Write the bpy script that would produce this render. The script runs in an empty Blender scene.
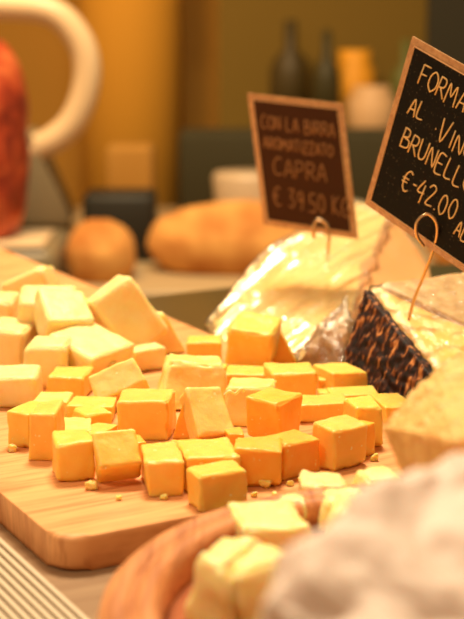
import bpy, bmesh, math, random
from mathutils import Vector, Matrix, noise
C = bpy.context.scene.collection
scn = bpy.context.scene
R = math.radians
# ---------------------------------------------------------------- camera
PITCH, FPX, CAMZ = R(12.0), 1396.0, 0.204
cd = bpy.data.cameras.new('camera'); cam = bpy.data.objects.new('camera', cd); C.objects.link(cam)
cam.location = (0, 0, CAMZ); cam.rotation_euler = (R(90) - PITCH, 0, 0)
cd.sensor_fit = 'VERTICAL'; cd.sensor_height = 24; cd.lens = FPX / 619 * 24
cd.clip_start = 0.02; cd.clip_end = 30
cd.dof.use_dof = True; cd.dof.focus_distance = 0.62; cd.dof.aperture_fstop = cd.lens / 1000 / 0.0078
scn.camera = cam
# ---------------------------------------------------------------- light
w = bpy.data.worlds.new('world'); scn.world = w; w.use_nodes = True
w.node_tree.nodes['Background'].inputs[0].default_value = (1.0, 0.62, 0.30, 1)
w.node_tree.nodes['Background'].inputs[1].default_value = 0.38
def area(name, loc, target, size, power, color):
    l = bpy.data.lights.new(name, 'AREA'); l.shape = 'DISK'; l.size = size; l.energy = power; l.color = color
    o = bpy.data.objects.new(name, l); C.objects.link(o); o.location = loc
    o.rotation_euler = (Vector(target) - Vector(loc)).to_track_quat('-Z', 'Y').to_euler()
    return o
area('display_lamp', (0.0, 1.30, 1.75), (0.0, 0.60, 0.0), 0.50, 56, (1.0, 0.84, 0.58))
area('counter_lamp', (-0.55, 0.15, 0.95), (0.02, 0.55, 0.0), 0.28, 4.6, (1.0, 0.82, 0.56))
area('background_fill', (-0.5, 1.5, 1.5), (-0.2, 3.0, 0.1), 0.5, 27, (1.0, 0.62, 0.24))  # added to light the background; no fitting of the shop
scn.view_settings.view_transform = 'Standard'; scn.view_settings.look = 'None'
scn.view_settings.exposure = -0.05; scn.view_settings.gamma = 1; scn.view_settings.use_curve_mapping = False
# ---------------------------------------------------------------- geometry of the view (used to measure places on real supports)
SP, CP = math.sin(PITCH), math.cos(PITCH)
def ray(px, py):
    dx, dy = (px - 232) / FPX, (309.5 - py) / FPX
    return Vector((dx, CP + dy * SP, -SP + dy * CP))
def on(px, py, z):                       # the point of the plane at height z
    r = ray(px, py); t = (z - CAMZ) / r.z
    return Vector((0, 0, CAMZ)) + r * t
def at(px, py, d):                       # the point at distance d in front of the lens
    return Vector((0, 0, CAMZ)) + ray(px, py) * d
# ---------------------------------------------------------------- materials
def mat(name, col, rough=0.5, metal=0.0, spec=0.5, sss=0, sssr=(1, .4, .1), sscale=0.01, trans=0, emit=None, estr=0, coat=0):
    m = bpy.data.materials.new(name); m.use_nodes = True
    p = m.node_tree.nodes['Principled BSDF']
    p.inputs['Base Color'].default_value = (*col, 1); p.inputs['Roughness'].default_value = rough
    p.inputs['Metallic'].default_value = metal; p.inputs['Specular IOR Level'].default_value = spec
    if sss:
        p.inputs['Subsurface Weight'].default_value = sss; p.inputs['Subsurface Radius'].default_value = sssr
        p.inputs['Subsurface Scale'].default_value = sscale
    if coat: p.inputs['Coat Weight'].default_value = coat; p.inputs['Coat Roughness'].default_value = 0.15
    return m
def nd(m, t, **k):
    n = m.node_tree.nodes.new(t)
    for a, b in k.items():
        if a.startswith('i_'): n.inputs[a[2:].replace('_', ' ')].default_value = b
        else: setattr(n, a, b)
    return n
def lk(m, a, b): m.node_tree.links.new(a, b)
def coords(m, scale=(1, 1, 1), rot=(0, 0, 0), world=False):
    tc = nd(m, 'ShaderNodeTexCoord'); mp = nd(m, 'ShaderNodeMapping'); mp.inputs['Scale'].default_value = scale
    mp.inputs['Rotation'].default_value = rot
    lk(m, tc.outputs['Object'], mp.inputs['Vector']); return mp.outputs['Vector']
def ramp(m, fac, stops):
    r = nd(m, 'ShaderNodeValToRGB'); e = r.color_ramp.elements
    while len(e) < len(stops): e.new(0.5)
    for i, (p, c) in enumerate(stops): e[i].position = p; e[i].color = (*c, 1)
    lk(m, fac, r.inputs[0]); return r.outputs[0]
def bump(m, h, strength, dist=0.001):
    b = nd(m, 'ShaderNodeBump'); b.inputs['Strength'].default_value = strength; b.inputs['Distance'].default_value = dist
    lk(m, h, b.inputs['Height']); lk(m, b.outputs[0], m.node_tree.nodes['Principled BSDF'].inputs['Normal'])
def cheese_mat(name, a, b, fleck, rough=0.42, sss=0.55, flecks=True):
    m = mat(name, a, rough, spec=0.4, sss=sss, sssr=(1.0, .42, .08), sscale=0.006)
    P = m.node_tree.nodes['Principled BSDF']
    v = coords(m)
    oi = nd(m, 'ShaderNodeObjectInfo')
    add = nd(m, 'ShaderNodeVectorMath', operation='ADD'); lk(m, v, add.inputs[0])
    mul = nd(m, 'ShaderNodeVectorMath', operation='SCALE'); mul.inputs[0].default_value = (3, 7, 5); lk(m, oi.outputs['Random'], mul.inputs['Scale'])
    lk(m, mul.outputs[0], add.inputs[1]); v = add.outputs[0]
    n = nd(m, 'ShaderNodeTexNoise', i_Scale=130.0, i_Detail=5.0); lk(m, v, n.inputs['Vector'])
    base = ramp(m, n.outputs[0], [(0.3, b), (0.65, a)])
    hs = nd(m, 'ShaderNodeHueSaturation'); lk(m, base, hs.inputs['Color'])
    mr = nd(m, 'ShaderNodeMapRange'); mr.inputs['To Min'].default_value = 0.492; mr.inputs['To Max'].default_value = 0.507
    lk(m, oi.outputs['Random'], mr.inputs['Value']); lk(m, mr.outputs[0], hs.inputs['Hue'])
    col = hs.outputs[0]
    if flecks:
        vo = nd(m, 'ShaderNodeTexNoise', i_Scale=420.0, i_Detail=2.0); lk(m, v, vo.inputs['Vector'])
        f = ramp(m, vo.outputs[0], [(0.69, (0, 0, 0)), (0.74, (1, 1, 1))])
        mx = nd(m, 'ShaderNodeMix', data_type='RGBA'); lk(m, f, mx.inputs[0]); lk(m, col, mx.inputs[6]); mx.inputs[7].default_value = (*fleck, 1)
        col = mx.outputs[2]
    ge = nd(m, 'ShaderNodeNewGeometry'); wr = ramp(m, ge.outputs['Pointiness'], [(0.53, (0, 0, 0)), (0.60, (1, 1, 1))])
    wm = nd(m, 'ShaderNodeMath', operation='MULTIPLY'); wm.inputs[1].default_value = .5; lk(m, wr, wm.inputs[0])
    me_ = nd(m, 'ShaderNodeMix', data_type='RGBA'); lk(m, wm.outputs[0], me_.inputs[0]); lk(m, col, me_.inputs[6]); me_.inputs[7].default_value = (*fleck, 1)
    lk(m, me_.outputs[2], P.inputs['Base Color'])
    n2 = nd(m, 'ShaderNodeTexNoise', i_Scale=260.0, i_Detail=6.0); lk(m, v, n2.inputs['Vector'])
    bump(m, n2.outputs[0], 0.5, 0.0009)
    return m
def wood_mat(name, light, dark, scale=1.0, rot=0, rough=0.45):
    m = mat(name, light, rough, spec=0.35)
    v = coords(m, (1.6 * scale, 14 * scale, 3 * scale) if rot else (14 * scale, 1.6 * scale, 14 * scale))
    n = nd(m, 'ShaderNodeTexNoise', i_Scale=6.0, i_Detail=6.0, i_Distortion=1.4); lk(m, v, n.inputs['Vector'])
    c = ramp(m, n.outputs[0], [(0.34, dark), (0.50, light), (0.64, tuple(min(1, x * 1.12) for x in light))])
    v2 = coords(m, (3 * scale, 60 * scale, 8 * scale) if rot else (60 * scale, 3 * scale, 60 * scale))
    n2 = nd(m, 'ShaderNodeTexNoise', i_Scale=9.0, i_Detail=4.0); lk(m, v2, n2.inputs['Vector'])
    g = ramp(m, n2.outputs[0], [(0.36, (.78, .68, .60)), (0.50, (1, 1, 1))])
    mx = nd(m, 'ShaderNodeMix', data_type='RGBA', blend_type='MULTIPLY'); mx.inputs[0].default_value = 0.8
    lk(m, c, mx.inputs[6]); lk(m, g, mx.inputs[7])
    lk(m, mx.outputs[2], m.node_tree.nodes['Principled BSDF'].inputs['Base Color'])
    bump(m, n2.outputs[0], 0.25, 0.0005)
    return m
def film_mat(name, tint, gloss=0.22, bscale=60.0, bstr=0.9, stretch=(1, 1, 1), rot=(0, 0, 0), milky=0.12):
    m = bpy.data.materials.new(name); m.use_nodes = True; nt = m.node_tree; nt.nodes.clear()
    out = nt.nodes.new('ShaderNodeOutputMaterial')
    tr = nd(m, 'ShaderNodeBsdfTransparent'); gl = nd(m, 'ShaderNodeBsdfGlossy'); gl.inputs['Roughness'].default_value = 0.16
    gl.inputs['Color'].default_value = (1, .97, .92, 1)
    df = nd(m, 'ShaderNodeBsdfDiffuse'); df.inputs['Color'].default_value = (*tint, 1)
    v = coords(m, stretch, rot)
    n = nd(m, 'ShaderNodeTexNoise', i_Scale=bscale, i_Detail=5.0, i_Distortion=1.2); lk(m, v, n.inputs['Vector'])
    b = nd(m, 'ShaderNodeBump'); b.inputs['Strength'].default_value = bstr; b.inputs['Distance'].default_value = 0.004
    lk(m, n.outputs[0], b.inputs['Height']); lk(m, b.outputs[0], gl.inputs['Normal'])
    a = nd(m, 'ShaderNodeMixShader'); a.inputs[0].default_value = milky; lk(m, tr.outputs[0], a.inputs[1]); lk(m, df.outputs[0], a.inputs[2])
    lw = nd(m, 'ShaderNodeLayerWeight'); lw.inputs[0].default_value = 0.25
    ad = nd(m, 'ShaderNodeMath', operation='ADD', use_clamp=True); ad.inputs[1].default_value = gloss; lk(m, lw.outputs[0], ad.inputs[0])
    s = nd(m, 'ShaderNodeMixShader'); lk(m, ad.outputs[0], s.inputs[0]); lk(m, a.outputs[0], s.inputs[1]); lk(m, gl.outputs[0], s.inputs[2])
    lk(m, s.outputs[0], out.inputs[0])
    return m
GOLD = cheese_mat('golden_cheese', (1.0, .61, .125), (.98, .54, .09), (1, .82, .42))
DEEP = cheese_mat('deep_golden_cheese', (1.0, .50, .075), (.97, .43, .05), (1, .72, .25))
LEMON = cheese_mat('lemon_cheese', (1.0, .72, .24), (.99, .65, .17), (1, .86, .45))
PALE = cheese_mat('pale_cheese', (1.0, .80, .37), (.98, .72, .28), (1, .9, .6), flecks=False)
HUNK = cheese_mat('crumbly_cheese', (.84, .53, .17), (.68, .38, .10), (1, .85, .5), 0.6, 0.3)
PASTE = cheese_mat('wrapped_paste', (.95, .68, .26), (.88, .58, .18), (1, .85, .5), 0.4, 0.3, False)
BOARDM = wood_mat('beech_wood', (.78, .38, .15), (.62, .25, .085), rot=1)
ROUNDM = wood_mat('reddish_wood', (.60, .25, .10), (.38, .13, .05))
# ---------------------------------------------------------------- helpers
def tag(o, label=None, cat=None, group=None, kind=None):
    if label: o['label'] = label
    if cat: o['category'] = cat
    if group: o['group'] = group
    if kind: o['kind'] = kind
    return o
def link(name, bm, m, parent=None, smooth=True):
    me = bpy.data.meshes.new(name); bm.normal_update(); bm.to_mesh(me); bm.free()
    for mm in (m if isinstance(m, (list, tuple)) else [m]): me.materials.append(mm)
    if smooth:
        for p in me.polygons: p.use_smooth = True
    o = bpy.data.objects.new(name, me); C.objects.link(o)
    if parent: o.parent = parent
    return o
def empty(name, loc=(0, 0, 0), rz=0):
    o = bpy.data.objects.new(name, None); C.objects.link(o); o.location = loc; o.rotation_euler.z = rz; o.empty_display_size = 0.01
    return o
def recenter(o):
    """put a mesh's origin at the middle of its base"""
    vs = [v.co for v in o.data.vertices]
    c = Vector(((min(v.x for v in vs) + max(v.x for v in vs)) / 2, (min(v.y for v in vs) + max(v.y for v in vs)) / 2, min(v.z for v in vs)))
    o.data.transform(Matrix.Translation(-c)); o.location = c
    return o
def box(bm, x0, x1, y0, y1, z0, z1, bev=0, seg=2):
    r = bmesh.ops.create_cube(bm, size=1)['verts']
    for v in r: v.co = Vector(((x0 + x1) / 2 + v.co.x * (x1 - x0), (y0 + y1) / 2 + v.co.y * (y1 - y0), (z0 + z1) / 2 + v.co.z * (z1 - z0)))
    if bev:
        es = list({e for v in r for e in v.link_edges})
        bmesh.ops.bevel(bm, geom=es, offset=bev, segments=seg, affect='EDGES', profile=0.5)
def tube(bm, pts, r, n=8, taper=None):
    pts = [Vector(p) for p in pts]; rings = []; prev = None
    for i, p in enumerate(pts):
        t = (pts[min(i + 1, len(pts) - 1)] - pts[max(i - 1, 0)]).normalized()
        if prev is None:
            a = t.cross(Vector((0, 0, 1)))
            if a.length < 1e-3: a = t.cross(Vector((1, 0, 0)))
        else: a = prev - t * prev.dot(t)
        a.normalize(); prev = a; b = t.cross(a)
        rr = r if taper is None else r * taper[i]
        rings.append([bm.verts.new(p + a * math.cos(2 * math.pi * k / n) * rr + b * math.sin(2 * math.pi * k / n) * rr) for k in range(n)])
    for i in range(len(rings) - 1):
        for k in range(n): bm.faces.new((rings[i][k], rings[i][(k + 1) % n], rings[i + 1][(k + 1) % n], rings[i + 1][k]))
    bm.faces.new(rings[0][::-1]); bm.faces.new(rings[-1])
def spline(pts, k=8, closed=False):
    P = [Vector(p) for p in pts]; out = []; n = len(P)
    for i in range(n if closed else n - 1):
        if closed: a, b, c, d = P[(i - 1) % n], P[i], P[(i + 1) % n], P[(i + 2) % n]
        else: a, b, c, d = P[max(i - 1, 0)], P[i], P[i + 1], P[min(i + 2, n - 1)]
        for j in range(k):
            t = j / k
            out.append(0.5 * ((2 * b) + (c - a) * t + (2 * a - 5 * b + 4 * c - d) * t * t + (3 * b - a - 3 * c + d) * t ** 3))
    if not closed: out.append(P[-1])
    return out
def lathe(bm, prof, n=64, centre=(0, 0, 0)):
    cx, cy, cz = centre; rings = []
    for r, z in prof:
        if r < 1e-6: rings.append([bm.verts.new((cx, cy, cz + z))])
        else: rings.append([bm.verts.new((cx + r * math.cos(2 * math.pi * k / n), cy + r * math.sin(2 * math.pi * k / n), cz + z)) for k in range(n)])
    for a, b in zip(rings, rings[1:]):
        for k in range(n):
            q = [a[k % len(a)], a[(k + 1) % len(a)], b[(k + 1) % len(b)], b[k % len(b)]]
            q = list(dict.fromkeys(q))
            if len(q) > 2: bm.faces.new(q)
    bmesh.ops.recalc_face_normals(bm, faces=bm.faces)
def prism(bm, poly, z0, z1, bev=0, seg=3):
    a = [bm.verts.new((x, y, z0)) for x, y in poly]; b = [bm.verts.new((x, y, z1)) for x, y in poly]; n = len(poly)
    bm.faces.new(a[::-1]); top = bm.faces.new(b)
    for i in range(n): bm.faces.new((a[i], a[(i + 1) % n], b[(i + 1) % n], b[i]))
    if bev:
        es = [e for e in bm.edges if (e.verts[0].co.z == e.verts[1].co.z)]
        bmesh.ops.bevel(bm, geom=es, offset=bev, segments=seg, affect='EDGES', profile=0.5)
def chunk_bm(w, d, h, seed, rad=0.10, jit=0.07, rough=0.025, taper=(1, 1), shift=(0, 0), n=13):
    """an unevenly cut block of cheese with worn edges"""
    rnd = random.Random(seed); bm = bmesh.new()
    bmesh.ops.create_cube(bm, size=2); bmesh.ops.subdivide_edges(bm, edges=bm.edges[:], cuts=n, use_grid_fill=True)
    cj = {(i, j, k): Vector([rnd.uniform(-jit, jit) for _ in range(3)]) for i in (0, 1) for j in (0, 1) for k in (0, 1)}
    s = min(w, d, h) / 2; off = Vector((seed * 3.17 % 50, seed * 1.37 % 50, seed * 7.7 % 50))
    half = Vector((w / 2, d / 2, h / 2)); r = rad * 2 * s
    for v in bm.verts:
        # keep more vertices near the edges
        p = Vector([math.copysign(abs(c) ** 0.6, c) for c in v.co])
        u = (p + Vector((1, 1, 1))) / 2; o = Vector((0, 0, 0))
        for key, val in cj.items():
            o += val * ((u.x if key[0] else 1 - u.x) * (u.y if key[1] else 1 - u.y) * (u.z if key[2] else 1 - u.z))
        q = Vector((p.x * half.x, p.y * half.y, p.z * half.z))
        inn = Vector([max(-half[i] + r, min(half[i] - r, q[i])) for i in range(3)])
        dd = q - inn
        nrm = dd.normalized() if dd.length > 1e-9 else p.normalized()
        if dd.length > r: q = inn + dd.normalized() * r
        q += Vector((o.x * w, o.y * d, o.z * h))
        t = (p.z + 1) / 2
        q.x = q.x * (1 + (taper[0] - 1) * t) + shift[0] * w * t; q.y = q.y * (1 + (taper[1] - 1) * t) + shift[1] * d * t
        nz = noise.noise(q * (0.9 / s) + off) * rough * 1.6 * s * 2 + noise.noise(q * (4.0 / s) + off) * rough * 0.55 * s * 2
        e = sum(1 for c in p if abs(c) > 0.93)
        if e >= 2: nz -= max(0, noise.noise(q * (2.2 / s) + off * 2)) * rough * 3.2 * s * 2
        v.co = q + nrm * nz
    return bm
N = [0]
def chunk(label, bl, br, hpx, dep, m=None, z0=0.0142, rx=0, ry=0, h=None, taper=(1, 1), shift=(0, 0), rad=0.09, jit=0.055, rough=0.032, name='cheese_cube', cat='cheese', group=None, drop=0.0):
    N[0] += 1
    A, B = on(*bl, z0), on(*br, z0)
    ex = (B - A); wd = ex.length; ex.normalize(); ey = Vector((-ex.y, ex.x, 0))
    mid = (A + B) / 2
    if h is None: h = hpx / FPX * (mid.y * CP + (CAMZ - z0) * SP) / CP
    c = mid + ey * dep / 2
    bm = chunk_bm(wd, dep, h, N[0] * 13 + 5, rad, jit, rough, taper, shift)
    M = Matrix.Rotation(math.atan2(ex.y, ex.x), 4, 'Z') @ Matrix.Rotation(R(ry), 4, 'Y') @ Matrix.Rotation(R(rx), 4, 'X')
    bm.transform(M)
    lo = min(v.co.z for v in bm.verts)
    if not rx and not ry:
        for v in bm.verts:                                        # the cut base lies flat on what carries it
            if v.co.z < -h / 2 + 0.0006: v.co.z = -h / 2
        lo = -h / 2
    o = link(name, bm, m or GOLD); o.data.transform(Matrix.Translation((0, 0, -lo)))
    o.location = (c.x, c.y, z0 - drop)
    tag(o, label, cat, group)
    return o
# ================================================================= SETTING
PLASTER = mat('amber_wall', (.52, .25, .03), 0.8)
v = coords(PLASTER); n = nd(PLASTER, 'ShaderNodeTexNoise', i_Scale=1.3, i_Detail=2.0); lk(PLASTER, v, n.inputs['Vector'])
lk(PLASTER, ramp(PLASTER, n.outputs[0], [(0.35, (.50, .25, .03)), (0.65, (.62, .31, .04))]), PLASTER.node_tree.nodes['Principled BSDF'].inputs['Base Color'])
bm = bmesh.new(); box(bm, -2.6, 2.6, 3.6, 3.7, -1.0, 1.9); tag(link('wall_back', bm, PLASTER, smooth=False), kind='structure')
bm = bmesh.new(); box(bm, -2.6, 2.6, -0.6, 3.6, -1.05, -1.0); tag(link('floor', bm, mat('floor_tile', (.12, .08, .05), 0.5), smooth=False), kind='structure')
# plank frame: x = across, y = away from its near end
O = Vector((-0.055, 0.475, 0)); YAW = math.atan2(.49, .87)
AX = Vector((math.cos(YAW), math.sin(YAW), 0)); AY = Vector((-math.sin(YAW), math.cos(YAW), 0))
# ---- counter with ribbed strip
COUNTER = mat('counter_top', (.42, .27, .15), 0.38)
v = coords(COUNTER, (3, 30, 3)); n = nd(COUNTER, 'ShaderNodeTexNoise', i_Scale=4.0, i_Detail=3.0); lk(COUNTER, v, n.inputs['Vector'])
lk(COUNTER, ramp(COUNTER, n.outputs[0], [(0.3, (.26, .15, .08)), (0.7, (.36, .23, .13))]), COUNTER.node_tree.nodes['Principled BSDF'].inputs['Base Color'])
counter = empty('sales_counter', O, YAW)
tag(counter, 'brown shop counter with a smooth top under the long wooden cheese board', 'counter')
bm = bmesh.new(); box(bm, -0.7, 0.2135, -0.62, 0.95, -0.03, -0.0002, 0.003); link('counter_top', bm, COUNTER, counter)
bm = bmesh.new(); box(bm, -0.68, 0.205, -0.58, 0.92, -0.999, -0.0301); link('cabinet', bm, mat('counter_side', (.12, .07, .04), 0.6), counter, False)
DARK = mat('dark_slab', (.045, .04, .015), 0.3)
shelf = empty('display_counter', O, YAW)
tag(shelf, 'dark glossy display slab behind the long board carrying the wrapped cheeses', 'counter')
bm = bmesh.new(); box(bm, 0.214, 0.95, -0.30, 0.47, -0.03, -0.0002, 0.003); link('slab', bm, DARK, shelf)
bm = bmesh.new(); box(bm, 0.22, 0.93, -0.28, 0.45, -0.999, -0.0301); link('cabinet', bm, mat('shelf_side', (.05, .035, .02), 0.6), shelf, False)
RIB = mat('cream_ribbing', (.62, .50, .35), 0.35)
ribs = empty('ribbed_tray', O, YAW)
tag(ribs, 'cream ribbed drip tray lying on the counter beside the plain board edge', 'tray')
bm = bmesh.new(); box(bm, -0.185, -0.0105, -0.12, 0.62, 0.0, 0.002, 0.0008); link('tray_base', bm, mat('rib_gap', (.38, .26, .16), 0.5), ribs)
for k in range(50):
    bm = bmesh.new(); x = -0.0125 - k * 0.0034; box(bm, x - 0.0011, x + 0.0011, -0.115, 0.615, 0.0021, 0.0040, 0.0006); link('rib', bm, RIB, ribs)
# ---- long board
bm = bmesh.new(); poly = []
cr = 0.013; L, W = 0.79, 0.2095
for cx, cy, a0 in ((W - cr, cr, -90), (W - cr, L - cr, 0), (cr, L - cr, 90), (cr, cr, 180)):
    for k in range(7): a = R(a0 + k * 15); poly.append((cx + cr * math.cos(a), cy + cr * math.sin(a)))
prism(bm, poly, 0.0, 0.014, 0.0028, 4)
board = link('cutting_board', bm, BOARDM, smooth=False); board.location = O + AY * .012 - AX * .003; board.rotation_euler.z = YAW
for p in board.data.polygons: p.use_smooth = abs(p.normal.z) < 0.98 
tag(board, 'long rectangular beech board with rounded corners carrying the cheese cubes', 'cutting board')
# ---- round board
rb = empty('round_board', (0.0655, 0.388, 0))
tag(rb, 'round reddish wooden board with a grooved raised rim, in front of the long board', 'cutting board')
bm = bmesh.new(); lathe(bm, [(0, .0), (.088, .0), (.096, .003), (.1035, .010), (.1055, .020), (.1055, .029), (.1045, .0325), (.1025, .0345), (.0995, .0352), (.0965, .0350), (.0955, .0338), (.0945, .0338), (.0935, .0352), (.0900, .0354), (.0880, .0346), (.0868, .0320), (.0862, .0252), (.0862, .0200), (0, .0200)], 96)
link('board_body', bm, ROUNDM, rb)
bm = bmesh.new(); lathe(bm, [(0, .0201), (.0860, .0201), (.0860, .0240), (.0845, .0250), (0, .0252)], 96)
link('recess_floor', bm, wood_mat('dark_red_wood', (.36, .11, .04), (.20, .05, .02)), rb)  # floor in a darker, redder wood than the rim
# ================================================================= GOLDEN CUBES
G = 'golden cheese cubes heaped on the long board'
def g(label, *a, **k): return chunk(label, *a, group=G, **k)
g('small golden cheese cube at the far outer edge of the heap, beside the tall one', (8, 446), (29, 449), 36, .019)
g('tall narrow golden cheese block standing upright near the board edge', (30, 460), (56, 461), 50, .018)
g('golden cheese cube with a ragged base in the front row, beside the tall narrow block', (58, 483), (97, 480), 40, .019)
g('golden cheese cube tipped forward, its bright top leaning towards the viewer', (99, 489), (141, 486), 0, .0175, h=.013, rx=46, ry=-4, m=GOLD)
g('upright squared golden cheese cube between the tipped cube and the nearest cube', (147, 497), (185, 495), 36, .026)
g('golden cheese cube tucked behind the nearest cube, only its bright top showing', (187, 493), (238, 490), 36, .026)
g('nearest golden cheese cube, at the very front edge of the board', (202, 513), (249, 505), 36, .0150)
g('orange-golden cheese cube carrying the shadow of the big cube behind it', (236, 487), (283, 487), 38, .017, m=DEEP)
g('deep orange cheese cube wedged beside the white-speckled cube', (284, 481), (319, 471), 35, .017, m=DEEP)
g('golden cheese cube with white speckles and one corner turned to the front', (334, 473), (368, 464), 43, .0155, m=GOLD)
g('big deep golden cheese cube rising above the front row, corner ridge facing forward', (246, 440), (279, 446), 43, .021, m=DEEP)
g('large golden cheese cube in the second row, above the tipped cube', (116, 440), (169, 441), 39, .021)
g('lemon-coloured slab of cheese tipped steeply forward in the middle of the heap', (200, 450), (235, 444), 0, .023, h=.011, rx=52, ry=3, m=LEMON)
g('orange sliver of cheese hidden beside the tipped lemon slab', (172, 439), (196, 441), 38, .012, m=DEEP, taper=(.6, 1), shift=(.25, 0))
g('broad rough-topped lemon block of cheese behind the tipped lemon slab', (161, 412), (230, 411), 45, .036, m=LEMON, rough=.06, jit=.10, taper=(.74, .62), shift=(.04, .10))
g('pale lemon cube with a curl of shaving on top, behind the big deep golden cube', (224, 426), (270, 428), 37, .026, m=LEMON, rough=.035, taper=(1, .75), shift=(0, .1))
g('small golden cheese cube at the rear of the heap, beside the tall cracked block', (186, 364), (222, 364), 22, .016)
g('tall golden cheese block with a cracked face, highest of the heap', (228, 372), (272, 374), 41, .024, m=GOLD, ry=9, rx=14, rough=.04)
g('orange pointed wedge of cheese leaning behind the tall cracked block', (272, 365), (297, 365), 34, .016, m=DEEP, taper=(.16, .8), shift=(-.28, 0))
g('flat golden slice of cheese lying in front of the tall cracked block', (224, 392), (276, 393), 18, .020)
g('golden cheese cube in the rear row with a broad bright top', (272, 404), (318, 402), 30, .024)
g('golden cheese block with a sloping bright top near the dark-rinded wedge', (332, 396), (369, 391), 18, .026, m=GOLD, taper=(.95, .8), ry=4)
g('long golden slab of cheese lying behind the white-speckled cube', (300, 423), (352, 420), 18, .019)
g('thin golden slab of cheese lying below the sloping block', (334, 407), (379, 405), 11, .016)
g('upright golden cheese cube at the end of the long slab', (355, 449), (383, 447), 42, .020)
g('small orange cheese cube half hidden beside the white-speckled cube', (356, 460), (376, 454), 32, .010, m=DEEP)
g('golden cheese block partly hidden by the large crumbly hunk', (385, 425), (415, 423), 18, .026)
g('tiny golden cheese bit beside the sloping block', (318, 392), (334, 392), 13, .012)
g('tiny golden cheese sliver above the long golden slab', (318, 402), (334, 402), 9, .008)
g('golden cheese cube standing apart beside the cream coloured blocks', (46, 401), (84, 402), 24, .024)
g('lemon slab of cheese tilted up on its corner beside the lone rear cube', (94, 412), (145, 410), 0, .015, h=.010, rx=50, ry=-23, m=LEMON)
g('small lemon wedge of cheese peeping out behind the tilted lemon slab', (98, 384), (122, 381), 20, .012, m=LEMON, taper=(.3, 1), shift=(.2, 0))
g('flat lemon slice of cheese behind the tall narrow block', (31, 418), (67, 419), 17, .020, m=LEMON)
g('flat golden slice of cheese between the lemon slice and the large second row cube', (67, 420), (111, 421), 15, .018)
g('low pale lemon piece of cheese with a chipped corner behind the ragged cube', (57, 443), (90, 442), 12, .022, m=LEMON, rough=.05)
g('rounded knob of golden cheese beside the large second row cube', (88, 430), (113, 425), 15, .015, rad=.2, rough=.05)
g('thin golden wedge of cheese bridging the ragged cube and the large second row cube', (96, 447), (118, 437), 12, .012)
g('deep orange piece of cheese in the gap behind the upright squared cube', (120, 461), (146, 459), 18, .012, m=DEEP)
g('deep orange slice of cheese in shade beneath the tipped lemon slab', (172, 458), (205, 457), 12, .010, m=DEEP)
g('deep orange filler block standing for the shadow beside the big deep golden cube', (228, 451), (245, 450), 17, .010, m=DEEP)  # block coloured deep orange to stand for the shadow in this gap
g('broad low golden piece of cheese filling the rear of the heap', (196, 388), (222, 389), 18, .016)
# crumbs
CR = [(266, 489, 5), (254, 497, 3), (290, 486, 3), (376, 461, 4), (163, 500, 3), (44, 452, 4), (92, 490, 5), (12, 452, 4), (275, 497, 2.5), (118, 500, 2.5), (300, 482, 2.5)]
CL = ['largest loose cheese crumb, lying in front of the orange-golden cube', 'small loose crumb near the nearest cube and the round rim', 'tiny crumb at the foot of the deep orange cube',
      'loose crumb beside the small orange cube next to the crumbly hunk', 'tiny white crumb at the foot of the upright squared cube', 'loose crumb at the foot of the tall narrow block',
      'pointed crumb between the ragged cube and the tipped cube', 'crumb stuck at the foot of the small outer cube', 'tiniest crumb near the round board rim', 'tiny crumb on bare wood before the tipped cube', 'tiny crumb before the white-speckled cube']
for (x, y, s), lb in zip(CR, CL):
    chunk(lb, (x - s / 1, y), (x + s / 1, y), s * 1.5, s * .00065, m=LEMON, rad=.3, jit=.25, rough=.12, name='cheese_crumb', group='loose crumbs on the long board')
bm = bmesh.new()
p0 = on(234, 395, .040)
tube(bm, spline([p0 + Vector(q) for q in ((-.004, 0, 0), (-.002, -.001, .002), (.0005, 0, .0005), (.003, -.001, .003), (.004, .001, .001))], 5), .0007, 6)
tag(recenter(link('cheese_shaving', bm, PALE)), 'thin curled pale shaving lying on the pale lemon cube', 'cheese')
# ================================================================= CREAM BLOCKS
GW = 'cream coloured cheese blocks at the rear of the long board'
def c(label, *a, **k): return chunk(label, *a, m=PALE, group=GW, name='cheese_block', rad=.14, **k)
c('cream cheese block at the photo edge, lying behind the small outer golden cube', (-22, 409), (38, 408), 31, .026)
c('cream cheese cube standing behind the lone rear golden cube', (23, 388), (65, 389), 44, .024)
c('cream cheese cube with a broad sloping top behind the tilted lemon slab', (88, 388), (134, 376), 32, .034, rx=16, ry=-4)
c('cream cheese cube cut by the photo edge behind the lying cream block', (-24, 372), (22, 374), 44, .028)
c('big cream slab leaning down over the rear corner of the pile, its pointed end uppermost', (112, 366), (158, 360), 0, .022, h=.040, ry=-32, rx=-12)
c('cream wedge of cheese nearest to the wrapped cheeses', (152, 359), (189, 352), 42, .020, taper=(.3, .9), shift=(-.25, 0))
c('small cream cheese block lying at the foot of the leaning cream slab', (134, 373), (166, 369), 22, .012)
c('cream slab lying across the top of the pile', (16, 340), (72, 340), 0, .028, h=.020, z0=.028, ry=4, rx=12)
c('cream cube balanced on top of the pile with its bright face up', (46, 350), (98, 345), 0, .030, h=.015, z0=.028, rx=26, ry=6)
c('cream block at the photo edge in the pile behind the front cream cubes', (-24, 352), (14, 353), 52, .026)
c('cream slab at the very back of the pile, propped upward', (6, 326), (52, 328), 0, .022, h=.027, ry=-20, rx=-8)
c('cream piece lying low behind the leaning slab', (84, 346), (116, 343), 40, .024)
c('cream block buried below the balanced cube', (30, 362), (78, 362), 30, .026)

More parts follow.
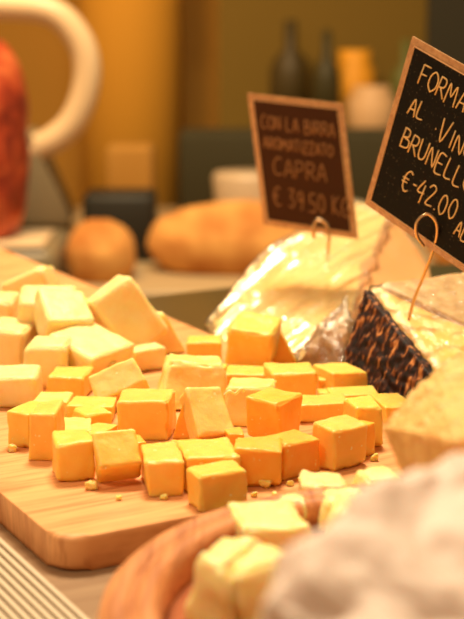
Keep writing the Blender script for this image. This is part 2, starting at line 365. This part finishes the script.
# ================================================================= ROUND BOARD LOAD
GR = 'pale cheese pieces on the round board'
def r_(label, *a, **k): return chunk(label, *a, m=PALE, group=GR, name='cheese_block', z0=.0254, rad=.16, jit=.14, rough=.07, **k)
r_('pale cheese block at the rim of the round board, its peak turned up', (176, 628), (232, 640), 74, .030, taper=(.6, .8), shift=(.05, 0))
r_('pale cheese block on the round board next to the white paper parcel', (236, 640), (300, 634), 76, .030, taper=(.85, .8))
r_('pale cheese block with a flat top on the round board behind the peaked one', (244, 566), (314, 560), 32, .03, taper=(.75, .8))
r_('flat pale cheese piece at the back rim of the round board', (300, 514), (352, 514), 26, .022, taper=(.85, .8))
r_('small pale cheese piece at the back rim next to the crumbly hunk', (362, 515), (408, 512), 32, .02, taper=(.75, .8))
r_('pale cheese piece in the gap behind the block with the flat top', (262, 536), (312, 533), 26, .016, taper=(.8, .8))
r_('pale cheese piece between the flat rim piece and the white paper parcel', (318, 534), (368, 534), 30, .018, taper=(.8, .8))
r_('pale cheese piece half under the white paper parcel', (322, 556), (380, 560), 44, .028, taper=(.8, .8))
# ================================================================= HULL SHAPES
def hull(pts, cuts, amp, freq, seed, smooth=2, push=0.0, amp2=0, freq2=1):
    bm = bmesh.new()
    for p in pts: bm.verts.new(p)
    res = bmesh.ops.convex_hull(bm, input=bm.verts)
    bmesh.ops.delete(bm, geom=[g_ for g_ in set(res['geom_interior']) | set(res['geom_unused']) if isinstance(g_, bmesh.types.BMVert)], context='VERTS')
    for _ in range(cuts):
        bmesh.ops.subdivide_edges(bm, edges=bm.edges[:], cuts=1, use_grid_fill=True); 
        bmesh.ops.triangulate(bm, faces=bm.faces[:])
        if _ >= cuts - 2 and smooth: bmesh.ops.smooth_vert(bm, verts=bm.verts[:], factor=0.5, use_axis_x=True, use_axis_y=True, use_axis_z=True)
    bmesh.ops.recalc_face_normals(bm, faces=bm.faces)
    bm.normal_update(); o = Vector((seed, seed * 2.3, seed * 3.1)); new = []
    for v in bm.verts:
        k = noise.noise(v.co * freq + o) * amp + push
        if amp2: k += (noise.turbulence(v.co * freq2 + o, 3, True) - .5) * amp2
        new.append(v.co + v.normal * k)
    for v, q in zip(bm.verts, new): v.co = q
    return bm
# crumbly hunk
H = [at(380, 426, .455), at(402, 402, .46), at(440, 362, .47), at(470, 342, .48), at(540, 325, .49), at(600, 380, .47),
     at(404, 458, .447), at(428, 486, .44), at(452, 440, .40), at(520, 440, .39)]
H += [Vector((p.x, p.y, .0256)) for p in (at(448, 500, .45), at(490, 500, .50), at(560, 500, .49), at(570, 520, .41), at(462, 520, .41))]
bm = hull(H, 6, .0014, 70, 3, 1, -.0004, .0019, 190)
tag(recenter(link('cheese_hunk', bm, HUNK)), 'large crumbly yellow hunk of hard cheese rising at the edge of the round board', 'cheese')
# paper parcel
PAPER = mat('white_paper', (.70, .54, .45), 0.6, sss=.3, sssr=(1, .6, .45), sscale=.01)
pp = [at(246, 660, .285), at(264, 600, .285), at(298, 538, .295), at(345, 499, .305), at(400, 480, .318), at(464, 460, .33), at(560, 440, .34), at(640, 520, .34),
      at(320, 650, .278), at(430, 655, .272), at(560, 650, .274)]
pp += [Vector((q.x, q.y, .0362)) for q in (on(250, 700, .03), on(330, 790, .03), on(520, 790, .03), on(640, 700, .03), on(620, 620, .03), on(400, 610, .03))]
bm = hull(pp, 5, .005, 30, 8, 1, 0, .005, 45)
tag(recenter(link('paper_parcel', bm, PAPER)), 'crumpled whitish paper parcel on the near part of the round board', 'paper')
# ---- dark rinded wedge
RIND = mat('dark_rind', (.06, .025, .015), 0.6, spec=.25)
v = coords(RIND, (120, 120, 18)); n = nd(RIND, 'ShaderNodeTexNoise', i_Scale=2.6, i_Detail=7.0, i_Distortion=.25); lk(RIND, v, n.inputs['Vector'])
lk(RIND, ramp(RIND, n.outputs[0], [(0.42, (.012, .005, .005)), (0.54, (.05, .015, .010)), (0.60, (.30, .10, .03)), (0.70, (.70, .30, .10))]), RIND.node_tree.nodes['Principled BSDF'].inputs['Base Color'])
bump(RIND, n.outputs[0], .6, .0015)
WHITEPASTE = cheese_mat('whitish_cut', (.62, .41, .19), (.40, .23, .08), (1, .9, .7), 0.5, 0.3)
wd = empty('rinded_cheese', on(380, 408, 0.0))
tag(wd, 'wedge of yellow cheese with a thick dark wine rind wrapped in clear film', 'cheese')
def local(o, p): return p - o.location
A_, B_, C_, D_, E_ = at(365, 291, .745), at(431, 376, .685), at(412, 404, .690), at(378, 407, .705), at(341, 378, .735)
F_ = at(346, 350, .74)
ext = Vector((.105, .055, .004))
def slab_between(front, back, m, name, cuts=24, amp=.0006):
    """a solid between two matching outlines"""
    bm = bmesh.new(); a = [bm.verts.new(p) for p in front]; b = [bm.verts.new(p) for p in back]; n_ = len(a)
    bm.faces.new(a); bm.faces.new(b[::-1])
    for i in range(n_): bm.faces.new((a[i], b[i], b[(i + 1) % n_], a[(i + 1) % n_]))
    bmesh.ops.recalc_face_normals(bm, faces=bm.faces); bmesh.ops.triangulate(bm, faces=bm.faces[:])
    for _ in range(cuts): bmesh.ops.subdivide_edges(bm, edges=bm.edges[:], cuts=1); bmesh.ops.triangulate(bm, faces=bm.faces[:])
    bm.normal_update(); q = [v.co + v.normal * noise.noise(v.co * 260) * amp for v in bm.verts]
    for v, p in zip(bm.verts, q): v.co = p
    return link(name, bm, m, wd, True)
def fl(p): return Vector((p.x, p.y, max(p.z, .0004)))
front = [local(wd, fl(p)) for p in (A_, B_, C_, Vector((C_.x, C_.y, .0004)), Vector((E_.x, E_.y, .0004)), E_, F_)]
thick = Vector((.0035, .0045, 0.0))
slab_between(front, [p + thick for p in front], RIND, 'rind', 5, .0012)
f2 = [p + thick + Vector((.0002, .0002, 0)) for p in front]
PASTE2 = cheese_mat('yellow_cut', (.97, .60, .12), (.90, .48, .08), (1, .85, .5), 0.4, 0.3, False)
slab_between(f2, [p + ext for p in f2], PASTE2, 'paste', 4, .0008)
# whitish crust patch on the rear of the cut face
tA, tB = f2[0], f2[1]
def topf(s, t, up=0.0): return tA + (tB - tA) * s + ext * t + Vector((0, -.1, 1)) * up
crust = bmesh.new(); NX, NY = 26, 26; grid = []
for j in range(NY + 1):
    row = []
    for i in range(NX + 1):
        t = .05 + .95 * i / NX; s0 = -.01; s1 = .02 + min(.62, 2.3 * (t - .05))
        s = s0 + (s1 - s0) * j / NY
        p = topf(s, t, .0022 * (1 if 0 < j < NY and 0 < i < NX else 0) + .0016 * abs(noise.noise(Vector((s * 14, t * 20, 2)))))
        row.append(crust.verts.new(p))
    grid.append(row)
low = []
for j in range(NY):
    for i in range(NX): crust.faces.new((grid[j][i], grid[j][i + 1], grid[j + 1][i + 1], grid[j + 1][i]))
link('crust', crust, WHITEPASTE, wd)
FILM = film_mat('cling_film', (1, .85, .62), .05, 130, 1.0, (1, 1, 1), milky=.06)
fm = bmesh.new()
fp = [p + Vector((0, 0, .0)) for p in front[:2]] + front[2:]
fpts = [p + Vector((.0012, .0016, .0)) for p in f2] + [p + ext * .98 for p in f2]
fm.free()
fm = hull(fpts, 5, .0012, 150, 5, 0, .0022, .0022, 90)
link('clear_wrap', fm, FILM, wd)
# ---- big wrapped cheese
big = empty('wrapped_cheese', on(290, 362, 0.0))
tag(big, 'large pale cheese wedge tightly wrapped in shiny clear film behind the cubes', 'cheese')
K = [at(208, 323, .925), at(225, 345, .87), at(262, 254, .99), at(300, 230, 1.0), at(352, 198, 1.03), at(392, 206, 1.02), at(225, 361, .845), at(320, 366, .83), at(345, 330, .85)]
K += [Vector((p.x, p.y, .0005)) for p in (at(215, 330, .90), at(230, 360, .84), at(320, 366, .82), at(380, 340, .93), at(300, 300, 1.0))]
bm = hull([local(big, fl(p)) for p in K], 4, .0012, 60, 4, 0, -.003); link('paste', bm, PASTE, big)
K2 = [at(392, 204, 1.03), at(356, 240, .97), at(440, 290, .93), at(432, 262, .97), at(345, 335, .86), at(405, 330, .89), at(360, 300, .88)]
K2 += [Vector((p.x, p.y, .0005)) for p in (at(350, 340, .87), at(430, 330, .93), at(400, 300, .99))]
RB = mat('tan_rind', (.62, .30, .10), .5, sss=.2, sscale=.005)
bm = hull([local(big, fl(p)) for p in K2], 4, .0015, 60, 6, 1, -.003); link('rind', bm, RB, big)
# film with long drawn folds running down the slope
FILM2 = film_mat('drawn_film', (1, .85, .60), .13, 30, .5, (1, 1, 1), milky=.10)
dirf = (at(300, 250, .97) - at(215, 322, .92)).normalized(); side = dirf.cross(Vector((0, 0, 1))).normalized()
fm = hull([local(big, fl(p)) for p in K], 6, .0, 60, 4, 0, .0006)
for v in fm.verts:
    s = v.co.dot(side); l_ = v.co.dot(dirf)
    v.co += v.normal * (noise.noise(Vector((s * 210, l_ * 14, v.co.z * 30))) * .0034 + abs(noise.noise(Vector((s * 95, l_ * 9, 3)))) * .0040)
    if v.co.z < .0002: v.co.z = .0002
link('clear_wrap', fm, FILM2, big)
# small wrapped piece with crinkled film between the two
sm = empty('wrapped_cheese', on(330, 372, 0.0))
tag(sm, 'small brownish cheese end bundled in crinkled film between the two wrapped wedges', 'cheese')
S_ = [at(318, 330, .775), at(300, 350, .78), at(347, 296, .80), at(352, 330, .77), at(338, 368, .765), at(290, 366, .79)]
S_ += [Vector((p.x, p.y, .0005)) for p in (at(292, 370, .785), at(338, 372, .76), at(352, 345, .80), at(310, 340, .81))]
S_ = [fl(p) for p in S_]
bm = hull([local(sm, p) for p in S_], 4, .001, 90, 2, 1, -.003); link('paste', bm, mat('brown_end', (.50, .24, .07), .5), sm)
bm = hull([local(sm, p) for p in S_], 5, .003, 110, 7, 0, .001, .004, 120)
for v in bm.verts: v.co.z = max(v.co.z, .0003)
link('clear_wrap', bm, film_mat('crinkled_film', (1, .85, .62), .18, 140, 1.0, milky=.10), sm)
# ================================================================= SIGNS
GLY = {
 'F': [[(0, 0), (.05, 1)], [(.05, 1), (.6, 1.02)], [(.03, .52), (.45, .55)]],
 'O': [[(.3, 0), (.02, .3), (.05, .75), (.32, 1), (.6, .75), (.6, .3), (.3, 0)]],
 'R': [[(0, 0), (.08, 1)], [(.05, .98), (.42, .95), (.52, .75), (.4, .52), (.06, .46)], [(.2, .48), (.6, 0)]],
 'M': [[(0, 0), (.1, 1), (.36, .4), (.62, 1), (.74, 0)]],
 'A': [[(0, 0), (.3, 1), (.55, 0)], [(.08, .35), (.5, .38)]],
 'G': [[(.55, .85), (.3, 1), (.03, .6), (.1, .1), (.4, 0), (.6, .35), (.32, .38)]],
 'I': [[(.12, 0), (.14, 1)]], 'L': [[(.05, 1), (.02, .04), (.5, .02)]],
 'V': [[(0, 1.25), (.22, 0), (.62, 1.3)]], 'N': [[(0, 0), (.08, .95), (.5, .05), (.56, 1)]],
 'B': [[(.02, 0), (.06, 1)], [(.03, 1), (.42, .95), (.45, .65), (.08, .52)], [(.08, .52), (.55, .45), (.55, .1), (.02, 0)]],
 'U': [[(0, 1), (.04, .2), (.25, 0), (.5, .2), (.55, 1)]], 'E': [[(.5, 1), (.05, .98), (.02, .02), (.52, 0)], [(.03, .5), (.4, .52)]],
 'C': [[(.55, .9), (.3, 1), (.03, .6), (.08, .1), (.35, 0), (.55, .12)]], 'P': [[(0, 0), (.08, 1)], [(.05, .98), (.45, .95), (.52, .7), (.35, .48), (.06, .46)]],
 'T': [[(.28, 0), (.3, 1)], [(0, .98), (.6, 1.02)]], 'Z': [[(0, .98), (.5, 1), (.02, .03), (.55, .02)]],
 'S': [[(.5, .9), (.25, 1), (.06, .75), (.45, .35), (.3, .02), (.0, .1)]],
 'K': [[(0, 0), (.04, 1)], [(.5, 1), (.06, .45), (.55, 0)]],
 '€': [[(.62, .9), (.4, 1), (.16, .75), (.14, .25), (.35, 0), (.6, .1)], [(0, .58), (.45, .6)], [(0, .4), (.4, .42)]],
 '4': [[(.3, 1), (.0, .4), (.5, .42)], [(.42, .8), (.36, -.1)]], '2': [[(.02, .8), (.25, 1), (.48, .8), (.05, .05), (.52, .05)]],
 '0': [[(.25, 0), (.02, .35), (.08, .8), (.28, .95), (.48, .7), (.46, .2), (.25, 0)]], '.': [[(.05, .0), (.08, .05)]], ':': [[(.1, .62), (.12, .68)]],
 '3': [[(.05, .95), (.45, .95), (.2, .55), (.48, .3), (.25, 0), (.0, .1)]], '9': [[(.45, .7), (.2, .5), (.05, .8), (.28, 1), (.46, .75), (.3, 0)]],
 '5': [[(.5, 1), (.1, .97), (.08, .55), (.42, .5), (.42, .1), (.02, .02)]], '-': [[(0, .5), (.25, .52)]], ' ': []}
WID = {'M': .95, 'I': .36, '.': .25, ':': .28, ' ': .45, '-': .4, 'V': .78, '€': .85}
CHALK = mat('gold_ink', (.95, .62, .25), .5); CHALKD = mat('faded_ink', (.36, .16, .055), .6)
EDGE = mat('pale_edge', (.85, .52, .26), .3)
FRAME = mat('tan_sleeve', (.58, .30, .12), .25, coat=.5)
v = coords(FRAME); n = nd(FRAME, 'ShaderNodeTexNoise', i_Scale=300.0, i_Detail=4.0); lk(FRAME, v, n.inputs['Vector'])
lk(FRAME, ramp(FRAME, n.outputs[0], [(0.4, (.52, .26, .11)), (0.66, (.68, .38, .17))]), FRAME.node_tree.nodes['Principled BSDF'].inputs['Base Color'])
SLATE = mat('slate_face', (.012, .011, .010), .5, spec=.08)
v = coords(SLATE); n = nd(SLATE, 'ShaderNodeTexNoise', i_Scale=900.0, i_Detail=2.0); lk(SLATE, v, n.inputs['Vector'])
lk(SLATE, ramp(SLATE, n.outputs[0], [(0.66, (.013, .011, .009)), (0.74, (.16, .12, .07))]), SLATE.node_tree.nodes['Principled BSDF'].inputs['Base Color'])
SLATEB = mat('brown_face', (.060, .020, .007), .5, spec=.15)
def price_sign(name, label, TL, U, V, Wd, Ht, border, face, lines, ink, sw, wire, wr, tilt=0):
    """a lettered card: U runs along its top edge, V down its side"""
    U = U.normalized(); V = V.normalized(); Nn = U.cross(V).normalized()
    if Nn.y > 0: Nn = -Nn                                        # towards the shopper
    base = TL + U * Wd / 2 + V * Ht
    root = empty(name, base); tag(root, label, 'sign')
    def pt(u, v_, n_=0): return TL + U * u + V * v_ + Nn * n_ - base
    def plate(nm, u0, u1, v0, v1, n0, n1, m):
        bm = bmesh.new(); vs = [bm.verts.new(pt(u, vv, nn)) for nn in (n0, n1) for u, vv in ((u0, v0), (u1, v0), (u1, v1), (u0, v1))]
        for f in ((0, 1, 2, 3), (7, 6, 5, 4), (0, 4, 5, 1), (1, 5, 6, 2), (2, 6, 7, 3), (3, 7, 4, 0)): bm.faces.new([vs[i] for i in f])
        bmesh.ops.recalc_face_normals(bm, faces=bm.faces); bmesh.ops.bevel(bm, geom=bm.edges[:], offset=.00025, segments=2, affect='EDGES')
        return link(nm, bm, m, root, False)
    plate('sleeve', 0, Wd, 0, Ht, -.0012, 0, FRAME)
    plate('card', border, Wd - border, border, Ht - border, .0001, .0005, face)
    q = border; t = .0006
    for a in ((q - t, Wd - q + t, q - t, q), (q - t, Wd - q + t, Ht - q, Ht - q + t), (q - t, q, q, Ht - q), (Wd - q, Wd - q + t, q, Ht - q)): plate('edge_line', *a, .0001, .0009, EDGE)
    for text, u0, v0, size, sx, drift in lines:
        bm = bmesh.new(); u = u0; k = 0; rn = random.Random(len(text) * 7 + 1)
        for ch in text:
            jy = rn.uniform(-.05, .05) * size
            for st in GLY[ch]:
                P = [(u + x * size * sx * (1) + .06 * size * y, v0 - y * size + jy + drift * (u - u0)) for x, y in st]
                if len(P) > 2: P = [(q.x, q.y) for q in spline([(a, b, 0) for a, b in P], 5)]
                tube(bm, [pt(a, b, .0007) for a, b in P], sw, 5)
            u += WID.get(ch, .72) * size * sx
        link('lettering', bm, ink, root)
    bm = bmesh.new(); tube(bm, [p - base for p in spline(wire, 10)], wr, 8); link('wire_holder', bm, WIRE, root)
    return root
WIRE = mat('steel_wire', (.78, .55, .34), .25, metal=.9)
right, up, back = Vector((1, 0, 0)), Vector((0, SP, CP)), Vector((0, -CP, SP))     # up / towards the lens
U1 = right * .60 - up * .50 + back * .60; V1 = -right * .235 - up * .967 - back * .55
TL1 = at(412, 36, .665)
wire1 = [at(424, 246, .677), at(417, 236, .674), at(417, 222, .671), at(427, 214, .669), at(436, 222, .669), at(437, 236, .673), at(432, 254, .682), at(422, 280, .695), at(414, 300, .708), at(409, 320, .718)]
price_sign('price_sign', 'black price sign lettered FORMA, AL VINO and BRUNELLO held by a wire loop', TL1, U1, V1, .120, .0900, .0040, SLATE,
           [('FORMAGGIO', .0120, .0190, .0100, .84, .05), ('AL', .0110, .0345, .0085, .95, .0), ('.', .0300, .0345, .0085, .9, 0), ('VINO', .0330, .0385, .0092, 1.0, .06), ('BRUNELLO', .0120, .0520, .0100, .86, .03), ('€-42.00', .0195, .0710, .0110, .80, -.02), ('AL KG', .0590, .0755, .0075, .85, 0)],
           CHALK, .00042, wire1, .00085)
TL2, TR2, BL2 = at(247, 93, .91), at(346, 104, .88), at(263, 221, .93)
wire2 = [at(318, 246, .905), at(313, 232, .895), at(318, 222, .888), at(326, 224, .888), at(329, 234, .89), at(331, 246, .90), at(331, 262, .93)]
wire2 = [at(314, 238, .862), at(313, 228, .860), at(318, 220, .858), at(326, 224, .858), at(329, 236, .862), at(328, 250, .875), at(327, 270, .915)]
price_sign('price_sign', 'brown blurred price sign in a tan sleeve above the large wrapped cheese', TL2, TR2 - TL2, BL2 - TL2, (TR2 - TL2).length * .97, (BL2 - TL2).length * 1.03, .0042, SLATEB,
           [('CON LA BIRRA', .0080, .0220, .0088, .78, 0), ('AROMATIZZATO', .0080, .0350, .0075, .78, 0), ('CAPRA', .0130, .0520, .0115, .95, 0), ('€ 39.50 KG', .0100, .0730, .0125, .70, .02)],
           CHALKD, .00062, wire2, .0011)
# ================================================================= BACKGROUND SHOP
bc = empty('back_counter', (-0.1, 2.35, -1.0)); tag(bc, 'grey topped work counter at the back carrying the loaves and the slicer', 'counter')
bm = bmesh.new(); box(bm, -1.2, 1.5, -.40, .50, .775, .815, .006); link('counter_top', bm, mat('grey_top', (.42, .30, .16), .5), bc)
bm = bmesh.new(); box(bm, -1.15, 1.45, -.34, .46, 0.001, .7749); link('cabinet', bm, mat('olive_panel', (.05, .05, .015), .6), bc, False)
ZB = -.185
BREAD = mat('bread_crust', (.72, .30, .05), .85)
v = coords(BREAD); n = nd(BREAD, 'ShaderNodeTexNoise', i_Scale=16.0, i_Detail=4.0); lk(BREAD, v, n.inputs['Vector'])
lk(BREAD, ramp(BREAD, n.outputs[0], [(0.35, (.50, .18, .03)), (0.62, (.74, .36, .09))]), BREAD.node_tree.nodes['Principled BSDF'].inputs['Base Color'])
def loaf(label, x, y, z, L_, wd_, ht, rz=0, slashes=3, m=BREAD):
    bm = bmesh.new(); bmesh.ops.create_uvsphere(bm, u_segments=40, v_segments=24, radius=1)
    for v in bm.verts:
        q = v.co; q = Vector((math.copysign(abs(q.x) ** .75, q.x), q.y, q.z))
        k = 1 + .05 * noise.noise(q * 2 + Vector((x * 9, y, 0))) - (.05 * max(0, math.cos(q.x * slashes * 4.2)) ** 6 if q.z > .3 else 0)
        q = q * k; v.co = Vector((q.x * L_ / 2, q.y * wd_ / 2, max(q.z, -.62) * ht / 1.62 + .62 * ht / 1.62))
    o = link('bread_loaf', bm, m); o.location = (x, y, z); o.rotation_euler.z = rz
    return tag(o, label, 'bread', 'bread loaves on the back counter')
p = on(98, 278, ZB); loaf('short round golden bread loaf beside the slicer', p.x + .004, 2.06, ZB, .105, .12, .088)
loaf('long golden bread loaf reaching behind the brown sign', .040, 2.13, ZB, .34, .14, .108, .04, 4)
loaf('bread loaf at the end of the row behind the wrapped cheeses', .48, 2.14, ZB, .36, .14, .10, -.05, 4)
# stacked box and paper roll behind the loaves
bm = bmesh.new(); box(bm, -.042, .042, -.04, .04, 0, .157, .01); o = link('cardboard_box', bm, mat('ochre_card', (.42, .20, .028), .85)); o.location = (-.183, 2.52, ZB); tag(o, 'upright ochre cardboard box standing behind the loaves', 'box')
bm = bmesh.new(); lathe(bm, [(0, 0), (.06, 0), (.075, .02), (.085, .07), (.08, .075), (0, .075)], 40); o = link('bowl', bm, mat('pinkish_bowl', (.62, .46, .30), .4)); o.location = (.03, 2.42, ZB + .105 - .105); o.scale = (.75, .75, 1.57); tag(o, 'pale pinkish bowl seen above the long loaf', 'bowl')
bm = bmesh.new(); box(bm, -.057, .057, -.05, .05, 0, .108, .01); o = link('crate', bm, mat('black_crate', (.012, .010, .004), .6)); o.location = (-.180, 2.24, ZB); tag(o, 'dark low crate in the gap above the round loaf', 'crate')
bm = bmesh.new(); box(bm, -.30, .30, -.06, .06, 0, .17, .01); o = link('crate', bm, mat('olive_crate', (.035, .028, .006), .8)); o.location = (.20, 2.68, ZB); tag(o, 'long dark olive crate behind the bowl', 'crate')
# slicer
sl = empty('meat_slicer', (-.46, 2.12, ZB)); tag(sl, 'grey and cream meat slicer with a big rounded guard behind the ham', 'slicer')
CREAMM = mat('cream_enamel', (.80, .58, .34), .35); GREYM = mat('grey_enamel', (.26, .20, .11), .4)
bm = bmesh.new(); box(bm, -.26, .208, -.16, .16, .0, .06, .02, 3); link('base', bm, GREYM, sl)
bm = bmesh.new(); prism(bm, [(-.10, .03), (.205, .03), (.205, .15), (-.10, .15)], .0601, .21, .012)
for v in bm.verts:
    if v.co.z > .15: v.co.x = v.co.x * .80 - .01
link('motor_housing', bm, GREYM, sl)
bm = bmesh.new()
gp = [(-.20, .40), (-.05, .405), (.10, .400), (.185, .390), (.226, .350), (.238, .300), (.225, .245), (.195, .205), (.14, .178), (.06, .165)]
tube(bm, [Vector((q.x, .05, q.y)) for q in spline([(a, b, 0) for a, b in gp], 8)], .0215, 16)
link('blade_guard', bm, CREAMM, sl)
bm = bmesh.new(); box(bm, -.20, .19, -.155, -.15 + .14, .0601, .066, .002); link('carriage', bm, CREAMM, sl)
# ham
HAM = mat('cured_meat', (.50, .07, .015), .45, spec=.5)
v = coords(HAM, (1, 1, 1)); n = nd(HAM, 'ShaderNodeTexNoise', i_Scale=22.0, i_Detail=4.0, i_Distortion=1.0); lk(HAM, v, n.inputs['Vector'])
lk(HAM, ramp(HAM, n.outputs[0], [(0.36, (.20, .018, .006)), (0.52, (.50, .06, .015)), (0.70, (.80, .20, .06))]), HAM.node_tree.nodes['Principled BSDF'].inputs['Base Color'])
bm = bmesh.new()
prof = [(0, 0), (.040, .0), (.060, .012), (.070, .05), (.074, .11), (.075, .17), (.070, .22), (.058, .255), (.035, .272), (0, .276)]
sp = spline([(a, b, 0) for a, b in prof], 5); lathe(bm, [(max(0, q.x), q.y) for q in sp], 40)
for v in bm.verts:
    if v.co.length > .01: v.co.x *= 1 + .07 * noise.noise(v.co * 22); v.co.y *= 1 + .07 * noise.noise(v.co * 22 + Vector((4, 4, 4)))
for v in bm.verts: v.co.z = max(0, v.co.z) * 1.05
o = link('cured_ham', bm, HAM); o.location = (-.372, 2.04, ZB + .0663); tag(o, 'red cured ham standing upright at the slicer', 'ham')
# bottles and jars on a wall rack
rk = empty('wall_rack', (.35, 3.1, -1.0)); tag(rk, 'dark olive shelving unit with open shelves at the back wall', 'shelf')
RK = mat('olive_rack', (.10, .075, .012), .7)
bm = bmesh.new(); box(bm, -.38, 1.0, .15, .16, 0, 2.4); link('back_panel', bm, mat('rack_back', (.22, .135, .014), .8), rk, False)
for z in (.35, .91, 1.55): bm = bmesh.new(); box(bm, -.38, 1.0, -.16, .149, z, z + .03, .003); link('shelf_board', bm, RK, rk, False)
bm = bmesh.new(); box(bm, .98, 1.0, -.16, .149, 0.001, 2.4, .003); link('upright', bm, RK, rk, False)
def bottle(label, x, z, r, h, col, kind='bottle'):
    bm = bmesh.new()
    if kind == 'bottle': pr = [(0, 0), (r, 0), (r, h * .55), (r * .85, h * .65), (r * .35, h * .75), (r * .33, h), (0, h)]
    else: pr = [(0, 0), (r * .8, 0), (r, h * .15), (r, h * .75), (r * .75, h * .88), (r * .78, h), (0, h)]
    lathe(bm, pr, 28); o = link(kind, bm, mat(kind + '_glass', col, .55)); o.location = (x, 3.08, z); tag(o, label, kind)
def zpix(py, y): r = ray(232, py); return CAMZ + r.z * y / r.y
def xpix(px, py, y): r = ray(px, py); return r.x * y / r.y
RACKZ = -1.0 + .94 + .0005
for lb, px, pyt, yy, r, col, kind in (
    ('bright orange glass jar between the two signs', 354, 50, 3.15, .046, (1.0, .45, .03), 'jar'),
    ('pinkish glass jar standing in front of the orange one between the signs', 372, 86, 3.02, .052, (.80, .50, .26), 'jar'),
    ('dark olive bottle on the rack behind the brown sign', 290, 20, 3.12, .045, (.07, .045, .008), 'bottle'),
    ('dark olive bottle on the rack above the brown sign edge', 326, 30, 3.04, .030, (.05, .04, .008), 'bottle'),
    ('pale olive bottle on the rack close to the black sign', 405, 40, 3.16, .035, (.16, .17, .04), 'bottle')):
    bottle(lb, xpix(px, 100, yy), RACKZ, r, zpix(pyt, yy) - RACKZ, col, kind)
    bpy.context.scene.collection.objects[-1].location.y = yy
bm = bmesh.new(); box(bm, .05, .64, -.185, -.162, 1.08, 2.2, .004); link('dark_panel', bm, mat('near_black', (.022, .018, .006), .6), rk, False)  # dark panel added to make the upper right of the rack blacker
# pillar
bm = bmesh.new(); lathe(bm, [(0, 0), (.12, 0), (.12, 2.6), (0, 2.6)], 48); o = link('pillar', bm, mat('ochre_plaster', (.80, .38, .035), .8)); o.location = (-.235, 3.3, -1.0); tag(o, kind='structure'); o.name = 'trim_1'
